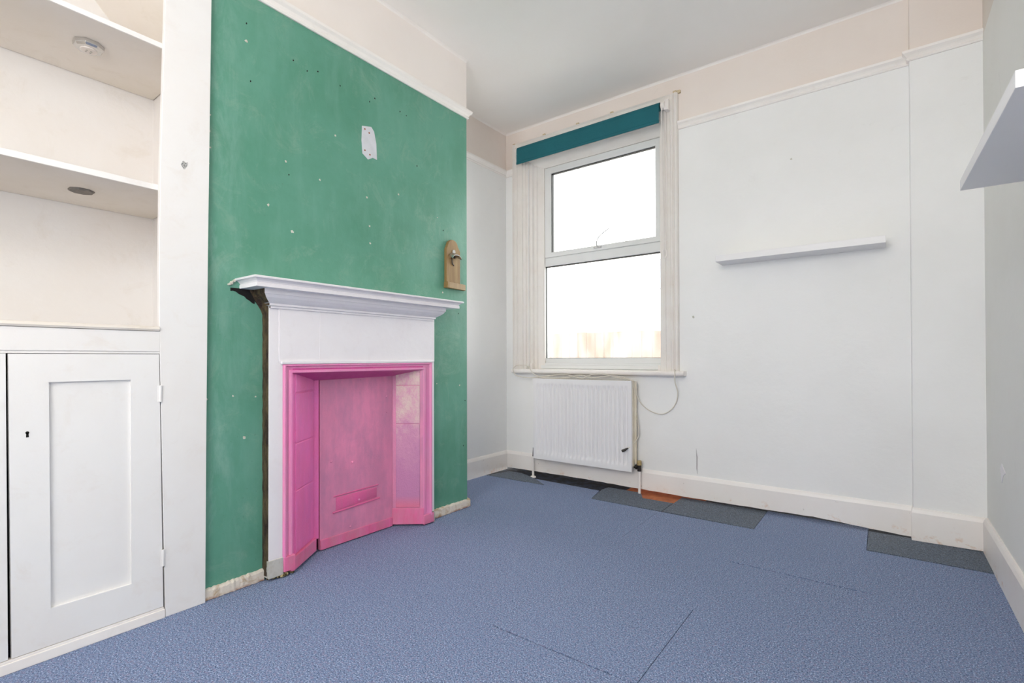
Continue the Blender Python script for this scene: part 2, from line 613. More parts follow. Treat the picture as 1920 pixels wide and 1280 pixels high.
# picture rails
def rail_profile(s):
    """(offset from wall, height) points of the picture rail moulding"""
    z0 = RAIL0
    return [(0, z0), (0.008 * s, z0), (0.012 * s, z0 + 0.006), (0.010 * s, z0 + 0.014), (0.016 * s, z0 + 0.024), (0.026 * s, z0 + 0.034),
            (0.028 * s, z0 + 0.045), (0.0, z0 + 0.045)]


P = rail_profile(1)
mb = MB()
mb.prism([(-o, z) for o, z in P], 'x', 0.0, 0.082)
mb.prism([(-o, z) for o, z in P], 'x', 1.366, 2.493)
struct(mb, 'trim_1', M['trim'], bevel=0.001)
mb = MB()
mb.loft([[(2.493 - o, 0.0, z + 0.004) for o, z in P], [(2.493 - o, -0.034 - o, z + 0.004) for o, z in P], [(R, -0.034 - o, z + 0.004) for o, z in P]])
struct(mb, 'trim_2', M['trim'], bevel=0.001)
mb = MB()
mb.loft([[(CB + o, -2.36, z - 0.002) for o, z in P], [(CB + o, BR + o, z - 0.002) for o, z in P], [(0.0, BR + o, z - 0.002) for o, z in P]])
struct(mb, 'trim_3', M['trim'], bevel=0.001)
mb = MB()
mb.prism([(o, z) for o, z in P], 'y', BR + 0.02, 0.0)
struct(mb, 'trim_4', M['trim'], bevel=0.001)

# skirting boards
def skirt(z0, top=0.155, th=0.016):
    return [(0, z0), (th, z0), (th, top - 0.022), (th - 0.002, top - 0.016), (th - 0.005, top - 0.008), (th - 0.010, top), (0, top)]


def wavy_board(mb, x0, x1, zf, th, n=60):
    rings = []
    for k in range(n + 1):
        x = x0 + (x1 - x0) * k / n
        z0 = zf(x) + random.uniform(-0.0015, 0.0015)
        rings.append([(x, -o, z) for o, z in skirt(z0, 0.155, th)])
    mb.loft(rings)


mb = MB()
wavy_board(mb, 0.0, 2.493, lambda x: 0.026 + 0.004 * math.sin(x * 3.1) - 0.022 * max(0, min(1, (x - 2.1) / 0.35)), 0.014)
struct(mb, 'baseboard_back', M['skirting'])
mb = MB()
mb.loft([[(2.493 - o * 0.4, 0, z + 0.002) for o, z in skirt(0.0)], [(2.493 - o * 0.4, -0.034 - o, z + 0.002) for o, z in skirt(0.0)], [(R, -0.034 - o, z) for o, z in skirt(0.006)]])
struct(mb, 'baseboard_pier', M['skirting'], bevel=0.0015)
mb = MB()
mb.prism([(R - o, z) for o, z in skirt(0.0, 0.158)], 'y', REAR, -0.05)
struct(mb, 'baseboard_right', M['skirting'])
mb = MB()
mb.prism([(o, z) for o, z in skirt(0.012)], 'y', BR, -0.012)
struct(mb, 'baseboard_left', M['skirting'])


def rough_strip(y0, y1, h0, h1, n):
    mb = MB()
    rings = []
    for k in range(n + 1):
        y = y0 + (y1 - y0) * k / n
        h = h0 + (h1 - h0) * k / n + random.uniform(-0.002, 0.002)
        t_ = 0.012 + random.uniform(-0.0015, 0.0015)
        rings.append([(CB - 0.01, y, 0.001), (CB + t_, y, 0.001 + random.uniform(0, 0.002)), (CB + t_, y, h - 0.008), (CB + t_ * 0.6, y, h - 0.001), (CB - 0.01, y, h + 0.004)])
    mb.loft(rings)
    return mb


struct(rough_strip(-2.334, -2.121, 0.040, 0.046, 26), 'baseboard_chimney', M['roughskirt'])
struct(rough_strip(-1.218, -0.897, 0.050, 0.046, 34), 'baseboard_chimney', M['roughskirt'])

# small bead where the ceiling meets the walls
mb = MB()
c = 0.012
mb.prism([(0, H), (-c, H), (-c * 0.4, H - c * 0.4), (0, H - c)], 'x', 0, R)
mb.prism([(0, H), (c, H), (c * 0.4, H - c * 0.4), (0, H - c)], 'y', BR, 0)
mb.prism([(CB, H), (CB + c, H), (CB + c * 0.4, H - c * 0.4), (CB, H - c)], 'y', -2.36, BR)
struct(mb, 'trim_5', M['trim'])


# chips, screw holes and filler in the plaster: shallow relief on the walls
def blob(mb, c, axis, r, n=9, th=0.0015, sy=1.0, sz=1.0, seed=0):
    rnd = random.Random(seed)
    ring = []
    for k in range(n):
        a = 2 * math.pi * k / n
        q = r * rnd.uniform(0.6, 1.25)
        ring.append((q * math.cos(a) * sy, q * math.sin(a) * sz))
    s = {'x+': (0, 1), 'x-': (0, -1), 'y-': (1, -1)}[axis]
    A, B = [], []
    for u, v in ring:
        if s[0] == 0:
            A.append((c[0] - s[1] * 0.002, c[1] + u, c[2] + v))
            B.append((c[0] + s[1] * th, c[1] + u * 0.7, c[2] + v * 0.7))
        else:
            A.append((c[0] + u, c[1] + 0.002, c[2] + v))
            B.append((c[0] + u * 0.7, c[1] - th, c[2] + v * 0.7))
    mb.loft([A, B])


dark = [(-1.995, 2.137), (-1.932, 2.121), (-1.882, 2.142), (-1.77, 2.128), (-1.608, 2.123), (-1.577, 2.15), (-1.42, 2.149), (-1.377, 2.144), (-2.171, 1.97),
        (-2.014, 1.648), (-1.304, 1.904), (-1.109, 1.6), (-2.187, 2.19), (-0.985, 1.14), (-0.945, 0.366), (-0.93, 0.63)]
mb = MB()
for k, (y, z) in enumerate(dark):
    blob(mb, (CB, y, z), 'x+', 0.0042, seed=k, sz=1.2, th=0.0008)
o = mb.build('screw_hole', M['black'], breast)
o['kind'] = 'stuff'
light = [(-2.187, 2.12), (-1.795, 1.891), (-1.999, 1.413), (-1.624, 1.654), (-1.605, 1.436), (-1.608, 1.518), (-1.155, 1.662), (-2.027, 1.70), (-2.235, 0.738),
         (-2.150, 0.73), (-2.193, 0.575), (-1.161, 0.739), (-0.976, 0.722), (-2.328, 0.731), (-1.114, 1.25), (-1.872, 1.667), (-1.43, 1.72), (-2.10, 1.50),
         (-2.322, 1.72), (-2.316, 1.66), (-2.324, 1.60), (-2.317, 1.78)]
mb = MB()
for k, (y, z) in enumerate(light):
    blob(mb, (CB, y, z), 'x+', random.uniform(0.004, 0.0085), seed=k + 50, th=0.0012)
M['chip'] = paint('chipped_plaster', srgb(206, 204, 194), srgb(170, 170, 150), 0.8, 60, 0.8)
o = mb.build('paint_chip', M['chip'], breast)
o['kind'] = 'stuff'
mb = MB()
for k, (x, z, r) in enumerate(((1.45, 1.13, 0.009), (1.985, 1.973, 0.006))):
    blob(mb, (x, 0, z), 'y-', r, seed=k + 90, th=0.004)
o = mb.build('wall_plug', M['chip'], wall_back)
mb = MB()
mb.prism([(1.4625, 0.325), (1.466, 0.27), (1.4655, 0.20), (1.470, 0.165), (1.4685, 0.20), (1.4695, 0.27)], 'y', -0.0012, 0.001)
mb.build('wall_crack', M['darkmetal'], wall_back)
mb = MB()
mb.prism([(-0.40, 0.460), (-0.36, 0.435), (-0.38, 0.425), (-0.395, 0.385), (-0.43, 0.42), (-0.475, 0.436)], 'x', R - 0.0015, R + 0.001)
mb.build('paint_chip', M['surround'], wall_right)

# pale filler patch left where something was screwed to the breast
fp = empty('filler_patch', (CB, -1.61, 1.93), 'pale grey rectangular filler patch with four rusty screw holes on the green wall', 'patch')
mb = MB()
mb.prism([(-1.652, 1.988), (-1.60, 2.002), (-1.583, 1.985), (-1.570, 1.93), (-1.566, 1.852), (-1.590, 1.855), (-1.618, 1.838), (-1.650, 1.858), (-1.655, 1.92)], 'x', CB - 0.001, CB + 0.0022)
mb.build('filler', paint('grey_filler', srgb(206, 208, 214), srgb(192, 196, 200), 0.8, 20, 0.7), fp)
rust = NT('rusty_hole').done(srgb(150, 92, 68), 0.8)
for y, z in ((-1.637, 1.978), (-1.612, 1.968), (-1.637, 1.876), (-1.608, 1.864)):
    mb = MB()
    mb.tube([(CB + 0.001, y, z), (CB + 0.0032, y, z)], 0.0042, 10)
    mb.build('screw_hole', rust, fp)

# ------------------------------------------------------------------ window in the back wall
w1 = empty('window_1', (0.75, 0, 0.797), kind='structure')
# moulded casing (architrave)
def cas(side):
    # (distance from outer edge inward, projection)
    pr = [(0.0, 0.0), (0.0, 0.022), (0.006, 0.030), (0.016, 0.032), (0.022, 0.024), (0.030, 0.020), (0.034, 0.026), (0.044, 0.026), (0.050, 0.018), (0.078, 0.016), (0.082, 0.021),
          (0.092, 0.021), (0.096, 0.012), (0.118, 0.010), (0.118, 0.0)]
    return pr


CT = 2.535
for nm, x, s in (('casing', 0.078, 1), ('casing', 1.366, -1)):
    mb = MB()
    pr = cas(s)
    mb.loft([[(x + s * d, -q, 0.797) for d, q in pr], [(x + s * d, -q, CT) for d, q in pr]])
    mb.build(nm, M['casing'], w1)
mb = MB()
mb.prism([(0, 2.392), (-0.012, 2.392), (-0.012, 2.50), (-0.02, 2.505), (-0.02, 2.525), (-0.028, 2.535), (0, 2.54)], 'x', 0.10, 1.345)
mb.build('casing', M['casing'], w1)
# inner linings stepping back to the plastic frame
mb = MB()
mb.prism([(0.196, -0.004), (0.214, -0.004), (0.216, 0.018), (0.236, 0.020), (0.242, 0.040), (0.262, 0.042), (0.268, 0.052), (0.300, 0.066), (0.314, 0.070), (0.314, 0.088), (0.196, 0.088)], 'z', 0.797, 2.395)
mb.build('jamb_lining', M['casing'], w1, bevel=0.0015)
mb = MB()
mb.box(1.250, 1.262, -0.004, 0.088, 0.797, 2.395, 0.002)
mb.build('jamb_lining', M['casing'], w1)
mb = MB()
mb.prism([(-0.002, 2.384), (0.012, 2.384), (0.066, 2.336), (0.070, 2.330), (0.088, 2.330), (0.088, 2.41), (-0.002, 2.41)], 'x', 0.214, 1.25)
mb.build('jamb_lining', M['casing'], w1)
# broken old lugs along the head of the casing
mb = MB()
for x, z in ((0.075, 2.545), (0.355, 2.548), (0.64, 2.548), (0.905, 2.548), (1.335, 2.55), (1.36, 2.545)):
    mb.box(x, x + 0.022, -0.016, 0.0, z - 0.012, z + 0.006, 0.003)
mb.build('lug', paint('lug_paint', srgb(206, 190, 160), srgb(170, 140, 100), 0.6, 40), w1)
# fixed plastic frame
FX0, FX1 = 0.237, 1.262
mb = MB()
mb.box(FX0, 0.299, 0.09, 0.16, 0.812, 2.387, 0.004)
mb.box(1.2115, FX1, 0.09, 0.16, 0.812, 2.387, 0.004)
mb.box(0.285, 1.215, 0.09, 0.16, 2.343, 2.387, 0.004)
mb.box(0.285, 1.215, 0.085, 0.16, 1.580, 1.646, 0.005)
mb.box(FX0, FX1, 0.09, 0.16, 0.798, 0.878, 0.004)
mb.build('window_frame', M['upvc'], w1)
mb = MB()
mb.box(FX0, FX1, 0.074, 0.092, 0.798, 0.842, 0.006)
mb.box(FX0, FX1, 0.060, 0.076, 0.798, 0.826, 0.005)
mb.build('cill_bead', M['upvc'], w1)
# opening top casement
cs = MB()
SX0, SX1, SZ0, SZ1 = 0.316, 1.218, 1.644, 2.328
cs.box(SX0, 0.3735, 0.072, 0.13, SZ0, SZ1, 0.004)
cs.box(1.1855, SX1, 0.072, 0.13, SZ0, SZ1, 0.004)
cs.box(0.365, 1.19, 0.072, 0.13, 2.280, SZ1, 0.004)
cs.box(0.365, 1.19, 0.072, 0.13, SZ0, 1.680, 0.004)
sash = cs.build('top_casement', M['upvc'], w1)


def gasket(x0, x1, z0, z1, y0, y1, parent):
    t_ = 0.006
    mb = MB()
    mb.box(x0 - 0.002, x0 + t_, y0, y1, z0, z1)
    mb.box(x1 - 0.0015, x1 + 0.002, y0, y1, z0, z1)
    mb.box(x0, x1, y0, y1, z1 - t_ * 0.8, z1 + 0.002)
    mb.box(x0, x1, y0, y1, z0 - 0.001, z0 + 0.0025)
    return mb.build('gasket', M['gasket'], parent)


gasket(0.3735, 1.1855, 1.680, 2.280, 0.082, 0.105, sash)
gasket(0.299, 1.2115, 0.878, 1.580, 0.100, 0.125, w1)
mb = MB()
mb.box(0.367, 1.19, 0.106, 0.110, 1.674, 2.286)
mb.build('window_pane', M['glass'], sash)
mb = MB()
mb.box(0.288, 1.214, 0.126, 0.130, 0.872, 1.594)
mb.build('window_pane', M['glasshaze'], w1)
# casement handle
mb = MB()
mb.box(0.735, 0.795, 0.060, 0.073, 1.660, 1.672, 0.003)
mb.tube(spline([(0.765, 0.062, 1.662), (0.767, 0.048, 1.69), (0.775, 0.046, 1.715), (0.80, 0.05, 1.745), (0.86, 0.06, 1.785)]), [0.006] * 12 + [0.004] * 21, 8)
mb.build('casement_handle', paint('handle_plastic', srgb(200, 200, 198)), sash, smooth=True)
mb = MB()
for x in (0.745, 0.785):
    mb.tube([(x, 0.0605, 1.666), (x, 0.058, 1.666)], 0.005, 10)
mb.build('screw', M['chrome'], sash)
# window board
mb = MB()
mb.prism([(0.25, 0.797), (-0.052, 0.797), (-0.060, 0.794), (-0.064, 0.786), (-0.063, 0.776), (-0.058, 0.768), (-0.050, 0.765), (0.0, 0.765), (0.0, 0.775), (0.25, 0.775)], 'x', 0.088, 1.408)
mb.build('window_board', M['trim'], w1, bevel=0.003)
# remains of bead stops at both lower corners
mb = MB()
mb.box(0.222, 0.246, 0.0, 0.03, 0.797, 0.838, 0.002)
mb.box(1.226, 1.244, 0.0, 0.03, 0.797, 0.83, 0.002)
mb.build('stop_block', M['casing'], w1)

# roller blind, almost fully rolled up
rb = empty('roller_blind', (0.72, -0.045, 2.47), 'teal roller blind rolled up across the window head', 'blind')
mb = MB()
mb.tube([(0.158, -0.050, 2.462), (1.268, -0.050, 2.462)], 0.026, 20)
mb.build('roller', M['blind'], rb, smooth=True)
mb = MB()
nx = 30
rows = []
for k in range(nx + 1):
    x = 0.158 + 1.110 * k / nx
    rows.append([(x, -0.0745, 2.470), (x, -0.0765, 2.455), (x, -0.0765, 2.372), (x, -0.079, 2.366), (x, -0.079, 2.352), (x, -0.0735, 2.352), (x, -0.0735, 2.366), (x, -0.0752, 2.372),
                 (x, -0.0752, 2.455), (x, -0.0735, 2.468)])
mb.loft(rows)
mb.build('blind_fabric', M['blind'], rb)
for x0, x1 in ((0.128, 0.157), (1.270, 1.300)):
    mb = MB()
    mb.tube([(x0 + 0.006, -0.050, 2.462), (x1, -0.050, 2.462)], 0.024, 20)
    mb.box(x0 if x0 < 1 else x1 - 0.005, x0 + 0.005 if x0 < 1 else x1 + 0.022, -0.060, -0.001, 2.430, 2.495, 0.002)
    mb.build('bracket', M['plastic'], rb, smooth=True)
mb = MB()
mb.tube(spline([(1.283, -0.076, 2.455), (1.284, -0.070, 2.2), (1.286, -0.062, 1.9), (1.289, -0.058, 1.56)]), 0.0022, 6)
mb.tube(spline([(1.293, -0.030, 2.455), (1.300, -0.040, 2.2), (1.302, -0.045, 1.9), (1.297, -0.050, 1.56)]), 0.0022, 6)
mb.build('pull_cord', M['plastic'], rb)
mb = MB()
mb.tube(spline([(1.289, -0.058, 1.56), (1.283, -0.056, 1.545), (1.285, -0.054, 1.52), (1.293, -0.052, 1.505), (1.303, -0.050, 1.52), (1.302, -0.050, 1.545), (1.297, -0.050, 1.56)]), 0.0035, 8)
mb.build('cord_joiner', M['plastic'], rb)

# ------------------------------------------------------------------ radiator
rad = empty('radiator', (0.70, -0.065, 0.145), 'white ribbed panel radiator below the window', 'radiator')
RX0, RX1, RZ0, RZ1, RYF = 0.322, 1.086, 0.146, 0.731, -0.100
mb = MB()
nx, nz = 264, 40
nribs = 23
grid = []
for i in range(nx + 1):
    x = RX0 + (RX1 - RX0) * i / nx
    u = (x - (RX0 + 0.022)) / (RX1 - RX0 - 0.044)
    colv = []
    for j in range(nz + 1):
        z = RZ0 + (RZ1 - RZ0) * j / nz
        wz = max(0, min(1, (z - RZ0 - 0.040) / 0.016)) * max(0, min(1, (RZ1 - 0.040 - z) / 0.016))
        wx = 1 if 0 < u < 1 else 0
        d = 0.5 - 0.5 * math.cos(2 * math.pi * nribs * u)
        d = min(1.0, d * 1.6)
        colv.append(mb.bm.verts.new((x, RYF + 0.011 * d * wz * wx, z)))
    grid.append(colv)
for i in range(nx):
    for j in range(nz):
        mb.bm.faces.new((grid[i][j], grid[i + 1][j], grid[i + 1][j + 1], grid[i][j + 1]))
# returned edges
def rim(a, b):
    mb.face([a[0], a[1], b[1], b[0]])
e = 0.016
fr = [(RX0, RZ0), (RX1, RZ0), (RX1, RZ1), (RX0, RZ1)]
for k in range(4):
    (xa, za), (xb, zb) = fr[k], fr[(k + 1) % 4]
    mb.face([(xa, RYF, za), (xb, RYF, zb), (xb, RYF + e, zb), (xa, RYF + e, za)])
mb.face([(x, RYF + e, z) for x, z in fr])
mb.build('front_panel', M['rad'], rad, smooth=True)
mb = MB()
mb.box(RX0 + 0.004, RX1 - 0.004, RYF + e, -0.028, RZ1 - 0.012, RZ1 - 0.002, 0.002)
for k in range(40):
    x = RX0 + 0.02 + k * (RX1 - RX0 - 0.045) / 39
    mb.box(x, x + 0.008, RYF + e + 0.004, -0.034, RZ1 - 0.003, RZ1 + 0.0005)
mb.build('top_grille', M['radside'], rad)
mb = MB()
mb.box(RX0 + 0.003, RX0 + 0.010, RYF + e, -0.028, RZ0 + 0.015, RZ1, 0.002)
mb.box(RX1 - 0.010, RX1 + 0.001, RYF + e, -0.050, RZ0 + 0.030, RZ1, 0.002)
mb.box(RX0 + 0.02, RX1 - 0.012, -0.050, -0.028, RZ0 + 0.02, RZ1 - 0.014)
mb.tube([(RX1 + 0.001, -0.040, RZ0 + 0.045), (RX1 + 0.001, -0.040, RZ1 - 0.004)], 0.010, 10)
mb.build('side_cover', M['radside'], rad)
for x in (0.42, 0.98):
    mb = MB()
    mb.box(x, x + 0.014, -0.060, -0.001, RZ0 + 0.004, RZ0 + 0.030)
    mb.build('wall_bracket', M['darkmetal'], rad)
vb = MB()
vb.tube([(RX1 - 0.004, -0.045, 0.172), (RX1 + 0.024, -0.045, 0.172)], 0.011, 12)
vb.tube([(RX1 + 0.006, -0.045, 0.172), (RX1 + 0.016, -0.045, 0.172)], 0.017, 6)
vb.tube([(RX1 + 0.030, -0.045, 0.146), (RX1 + 0.030, -0.045, 0.186)], 0.013, 12)
vb.build('valve', M['darkmetal'], rad, smooth=True)
mb = MB()
mb.tube([(RX1 + 0.030, -0.045, 0.186), (RX1 + 0.030, -0.045, 0.215)], [0.015, 0.013], 12)
mb.build('valve_cap', M['brass'], rad, smooth=True)
mb = MB()
mb.tube([(RX1 + 0.030, -0.045, 0.0035), (RX1 + 0.030, -0.045, 0.146)], 0.0085, 12)
mb.build('pipe', M['trim'], rad, smooth=True)
mb = MB()
mb.tube([(0.292, -0.060, -0.004), (0.292, -0.060, 0.13), (0.300, -0.060, 0.165)], 0.0085, 12)
mb.build('pipe', M['trim'], rad, smooth=True)
mb = MB()
mb.tube([(0.298, -0.060, 0.150), (0.298, -0.060, 0.215)], [0.010, 0.006], 10)
mb.tube([(0.298, -0.060, 0.168), (0.335, -0.060, 0.168)], 0.008, 10)
mb.build('valve', M['darkmetal'], rad, smooth=True)
mb = MB()
mb.tube([(0.292, -0.060, -0.006), (0.292, -0.060, 0.002)], [0.022, 0.019], 18)
mb.build('pipe_collar', M['trim'], rad)

# ------------------------------------------------------------------ cables
cb1 = empty('aerial_cable', (1.1, -0.05, 0.4), 'thin white cable looping over the radiator with a dark plug end', 'cable')
mb = MB()
mb.tube(spline([(0.247, -0.050, 0.815), (0.215, -0.055, 0.826), (0.155, -0.067, 0.826), (0.120, -0.073, 0.800), (0.130, -0.076, 0.765), (0.165, -0.080, 0.745), (0.25, -0.080, 0.735),
                (0.34, -0.075, 0.738), (0.45, -0.070, 0.752), (0.56, -0.072, 0.764), (0.64, -0.075, 0.752), (0.72, -0.080, 0.740), (0.78, -0.080, 0.762), (0.87, -0.080, 0.770),
                (0.97, -0.080, 0.752), (1.06, -0.076, 0.738), (1.097, -0.045, 0.715), (1.094, -0.030, 0.64), (1.088, -0.022, 0.55), (1.098, -0.022, 0.46), (1.106, -0.030, 0.38), (1.090, -0.060, 0.33),
                (1.062, -0.112, 0.295)], 8), 0.0033, 8)
mb.build('cable_run', M['cable'], cb1, smooth=True)
mb = MB()
mb.tube([(1.066, -0.108, 0.300), (1.050, -0.116, 0.288), (1.030, -0.118, 0.278)], [0.004, 0.008, 0.009], 10)
mb.build('plug', M['darkmetal'], cb1, smooth=True)
cb2 = empty('telephone_cable', (1.2, -0.05, 0.5), 'thin white cable hanging in a loop from the sill end to the radiator', 'cable')
mb = MB()
mb.tube(spline([(1.350, -0.040, 0.800), (1.352, -0.058, 0.805), (1.358, -0.070, 0.785), (1.356, -0.062, 0.73), (1.362, -0.030, 0.665), (1.345, -0.010, 0.60), (1.309, -0.008, 0.550), (1.25, -0.008, 0.520), (1.17, -0.012, 0.540),
                (1.115, -0.030, 0.595), (1.090, -0.060, 0.680), (1.072, -0.084, 0.737), (0.98, -0.086, 0.760), (0.88, -0.082, 0.755), (0.80, -0.078, 0.744), (0.70, -0.074, 0.760), (0.60, -0.074, 0.742),
                (0.50, -0.078, 0.736), (0.40, -0.082, 0.738), (0.32, -0.078, 0.758), (0.27, -0.066, 0.800), (0.245, -0.045, 0.815), (0.215, -0.03, 0.802)], 8), 0.0033, 8)
mb.build('cable_run', M['cable'], cb2, smooth=True)

# ------------------------------------------------------------------ fireplace
fp = empty('fireplace', (CB, -1.66, 0), 'pink painted fireplace with white surround and mantelpiece on the green wall', 'fireplace')
XF = 0.447
SL, SR = -2.118, -1.222
# white surround legs and frieze
sur = MB()
sur.prism([(SL, 0.078), (-2.062, 0.078), (-2.062, 0.862), (-2.078, 0.862), (-2.078, 1.090), (SL, 1.090)], 'x', 0.408, XF)
sur.build('surround_leg', M['surround'], fp, bevel=0.0015)
sur = MB()
sur.box(0.408, XF, -1.243, SR, 0.060, 0.862, 0.0015)
sur.build('surround_leg', M['surround'], fp)
mb = MB()
mb.box(0.408, 0.450, -2.078, SR, 0.862, 1.090, 0.002)
mb.tube([(0.4495, -1.901, 0.868), (0.4495, -1.897, 1.084)], 0.0014, 8)
mb.tube([(0.4488, -2.078, 0.868), (0.4488, -2.078, 1.084)], 0.0018, 8)
mb.box(0.430, 0.458, -2.072, -1.236, 0.857, 0.870, 0.003)
mb.build('frieze_panel', M['surround'], fp)
mb = MB()
mb.box(0.408, XF + 0.004, SL - 0.002, -2.060, 0.012, 0.082, 0.002)
mb.build('plinth_block', M['plinthgrey'], fp)
mb = MB()
mb.box(0.408, XF + 0.002, -1.228, SR + 0.004, 0.0, 0.056, 0.002)
mb.build('plinth_block', M['plinthgrey'], fp)
# bare dark timber behind the left edge, plus stand-in for the hole below the shelf
mb = MB()
rings = []
for k in range(60):
    z = 0.02 + (1.148 - 0.02) * k / 59
    fl = 0 if z < 1.06 else (z - 1.06) / 0.088 * 0.055
    wob = random.uniform(-0.0012, 0.0012)
    yl = SL - 0.0055 - fl + wob
    rings.append([(CB - 0.01, yl, z), (CB + 0.006, yl + 0.0008, z), (XF - 0.004, SL - 0.001, z), (XF - 0.004, SL + 0.01, z), (CB - 0.01, SL + 0.01, z)])
mb.loft(rings)
mb.box(CB - 0.01, 0.485, -2.158, -2.125, 1.122, 1.149)  # added block puts in the dark of the hole below the shelf
mb.build('timber_edge_and_hole_dark', M['darkwood'], fp)
mb = MB()
rings = []
for k in range(14):
    y = -1.20 + 0.075 * k / 13
    rings.append([(CB - 0.01, y, 1.149), (CB + 0.003, y, 1.149), (CB + 0.003, y, 1.149 - 0.026 * (1 - k / 13) - random.uniform(0, 0.004)), (CB - 0.01, y, 1.149 - 0.03 * (1 - k / 13) - 0.003)])
mb.loft(rings)
mb.build('plaster_gap', M['black'], fp)
mb = MB()
rings = []
for k in range(10):
    y = -2.245 + 0.09 * k / 9
    rings.append([(CB - 0.01, y, 1.150), (CB + 0.003, y, 1.150), (CB + 0.003, y, 1.142 - 0.045 * (k / 9) ** 1.5 - random.uniform(0, 0.006)), (CB - 0.01, y, 1.140 - 0.05 * (k / 9) ** 1.5)])
mb.loft(rings)
mb.build('plaster_gap', M['black'], fp)


def sweep_u(mb, prof, xw, xf, yl, yr):
    """moulding profile (offset, z) carried round the left return, the front and the right return"""
    rings = []
    for o_, z in prof:
        rings.append([(xw, yl - o_, z), (xf + o_, yl - o_, z), (xf + o_, yr + o_, z), (xw, yr + o_, z)])
    mb.loft(rings)


mb = MB()
sweep_u(mb, [(0.021, 1.187), (0.024, 1.184), (0.023, 1.179), (0.012, 1.176), (0.006, 1.170), (0.003, 1.164), (0.006, 1.162), (0.006, 1.149)], CB - 0.01, 0.538, -2.206, -1.131)
mb.build('mantel_shelf', M['surround'], fp)
# broken painted end of the shelf where it meets the wall
mb = MB()
for k in range(5):
    blob(mb, (CB + 0.002, -2.232 - 0.004 * k + random.uniform(-0.004, 0.004), 1.180 - 0.0045 * k), 'x+', 0.0055, seed=200 + k, th=0.004 + 0.008 * random.random())
mb.build('flaked_plaster', M['chip'], fp)
mb = MB()
sweep_u(mb, [(0.046, 1.150), (0.046, 1.131), (0.043, 1.129), (0.036, 1.118), (0.024, 1.108), (0.012, 1.100), (0.008, 1.098), (0.008, 1.090), (0.0, 1.088), (0.0, 1.080)], CB - 0.01, 0.456, -2.117, -1.233)
cor = mb.build('cornice', [M['surround'], M['darkwood']], fp)
for p in cor.data.polygons:
    if p.normal.y < -0.5 and abs(p.normal.x) < 0.3:
        p.material_index = 1


# pink moulded frame, mitred at the top corners
def inset(dl, dr, dt, x):
    return [(x, -2.062 + dl, 0.055), (x, -2.062 + dl, 0.859 - dt), (x, -1.240 - dr, 0.859 - dt), (x, -1.240 - dr, 0.045)]


mb = MB()
pr = [(0.0, 0.425), (0.0, 0.450), (0.10, 0.456), (0.22, 0.456), (0.30, 0.449), (0.62, 0.444), (0.72, 0.449), (0.92, 0.449), (1.0, 0.444), (1.0, 0.425)]
mb.loft([inset(0.043 * a, 0.062 * a, 0.040 * a, x) for a, x in pr], closed=False)
mb.build('pink_frame', M['pinkframe'], fp, smooth=True)
mb = MB()
mb.box(0.41, XF + 0.010, -2.060, -2.012, 0.020, 0.080, 0.003)
# sloping fender boards at the foot of both cheeks
mb.prism([(0.4565, -2.016), (0.4565, -2.030), (0.41, -2.04), (0.30, -1.90), (0.30, -1.83), (0.336, -1.845)], 'z', 0.014, 0.068)
mb.build('pink_plinth', M['pinkbase'], fp, bevel=0.002)
mb = MB()
mb.box(0.41, XF + 0.008, -1.302, -1.229, 0.006, 0.056, 0.003)
mb.prism([(0.452, -1.302), (0.40, -1.27), (0.29, -1.38), (0.29, -1.410), (0.325, -1.405)], 'z', 0.010, 0.094)
mb.build('pink_plinth', M['pinkbase'], fp, bevel=0.002)
# rubble and old mortar under the left corner
mb = MB()
for k in range(16):
    c_ = (0.425 + random.uniform(-0.01, 0.03), -2.11 + k * 0.0062, 0.008 + random.uniform(-0.003, 0.004))
    mb.ball(c_, random.uniform(0.005, 0.011), 1, 1, 0.8)
mb.build('mortar_rubble', paint('mortar_rubble', srgb(190, 176, 130), srgb(62, 50, 26), 0.9, 90, 1.0, lo=0.42, hi=0.55), fp)['kind'] = 'stuff'
# splayed cheeks, sloping hood and closing plate
A_ = (0.444, -2.019)
B_ = (0.318, -1.848)
C_ = (0.322, -1.826)
D_ = (0.320, -1.402)
E_ = (0.446, -1.302)
mb = MB()
mb.prism([A_, B_, C_, (0.29, -1.826), (0.29, -1.86), (0.43, -2.04)], 'z', 0.06, 0.83)
cheek = mb.build('left_cheek', M['pinkcheek'], fp)
mb = MB()
d = Vector((B_[0] - A_[0], B_[1] - A_[1], 0)).normalized()
nrm = Vector((d.y, -d.x, 0))
if nrm.x < 0:
    nrm = -nrm


def on(a, b, s, z, h, nn):
    return (a[0] + (b[0] - a[0]) * s + nn.x * h, a[1] + (b[1] - a[1]) * s + nn.y * h, z)


def tile(mb, a, b, s0, s1, z0, z1, h, nn, bev=0.003):
    i0, i1 = s0 + 0.02, s1 - 0.02
    mb.loft([[on(a, b, s0, z0, 0, nn), on(a, b, s1, z0, 0, nn), on(a, b, s1, z1, 0, nn), on(a, b, s0, z1, 0, nn)],
             [on(a, b, s0, z0, h * 0.6, nn), on(a, b, s1, z0, h * 0.6, nn), on(a, b, s1, z1, h * 0.6, nn), on(a, b, s0, z1, h * 0.6, nn)],
             [on(a, b, i0, z0 + bev, h, nn), on(a, b, i1, z0 + bev, h, nn), on(a, b, i1, z1 - bev, h, nn), on(a, b, i0, z1 - bev, h, nn)]])


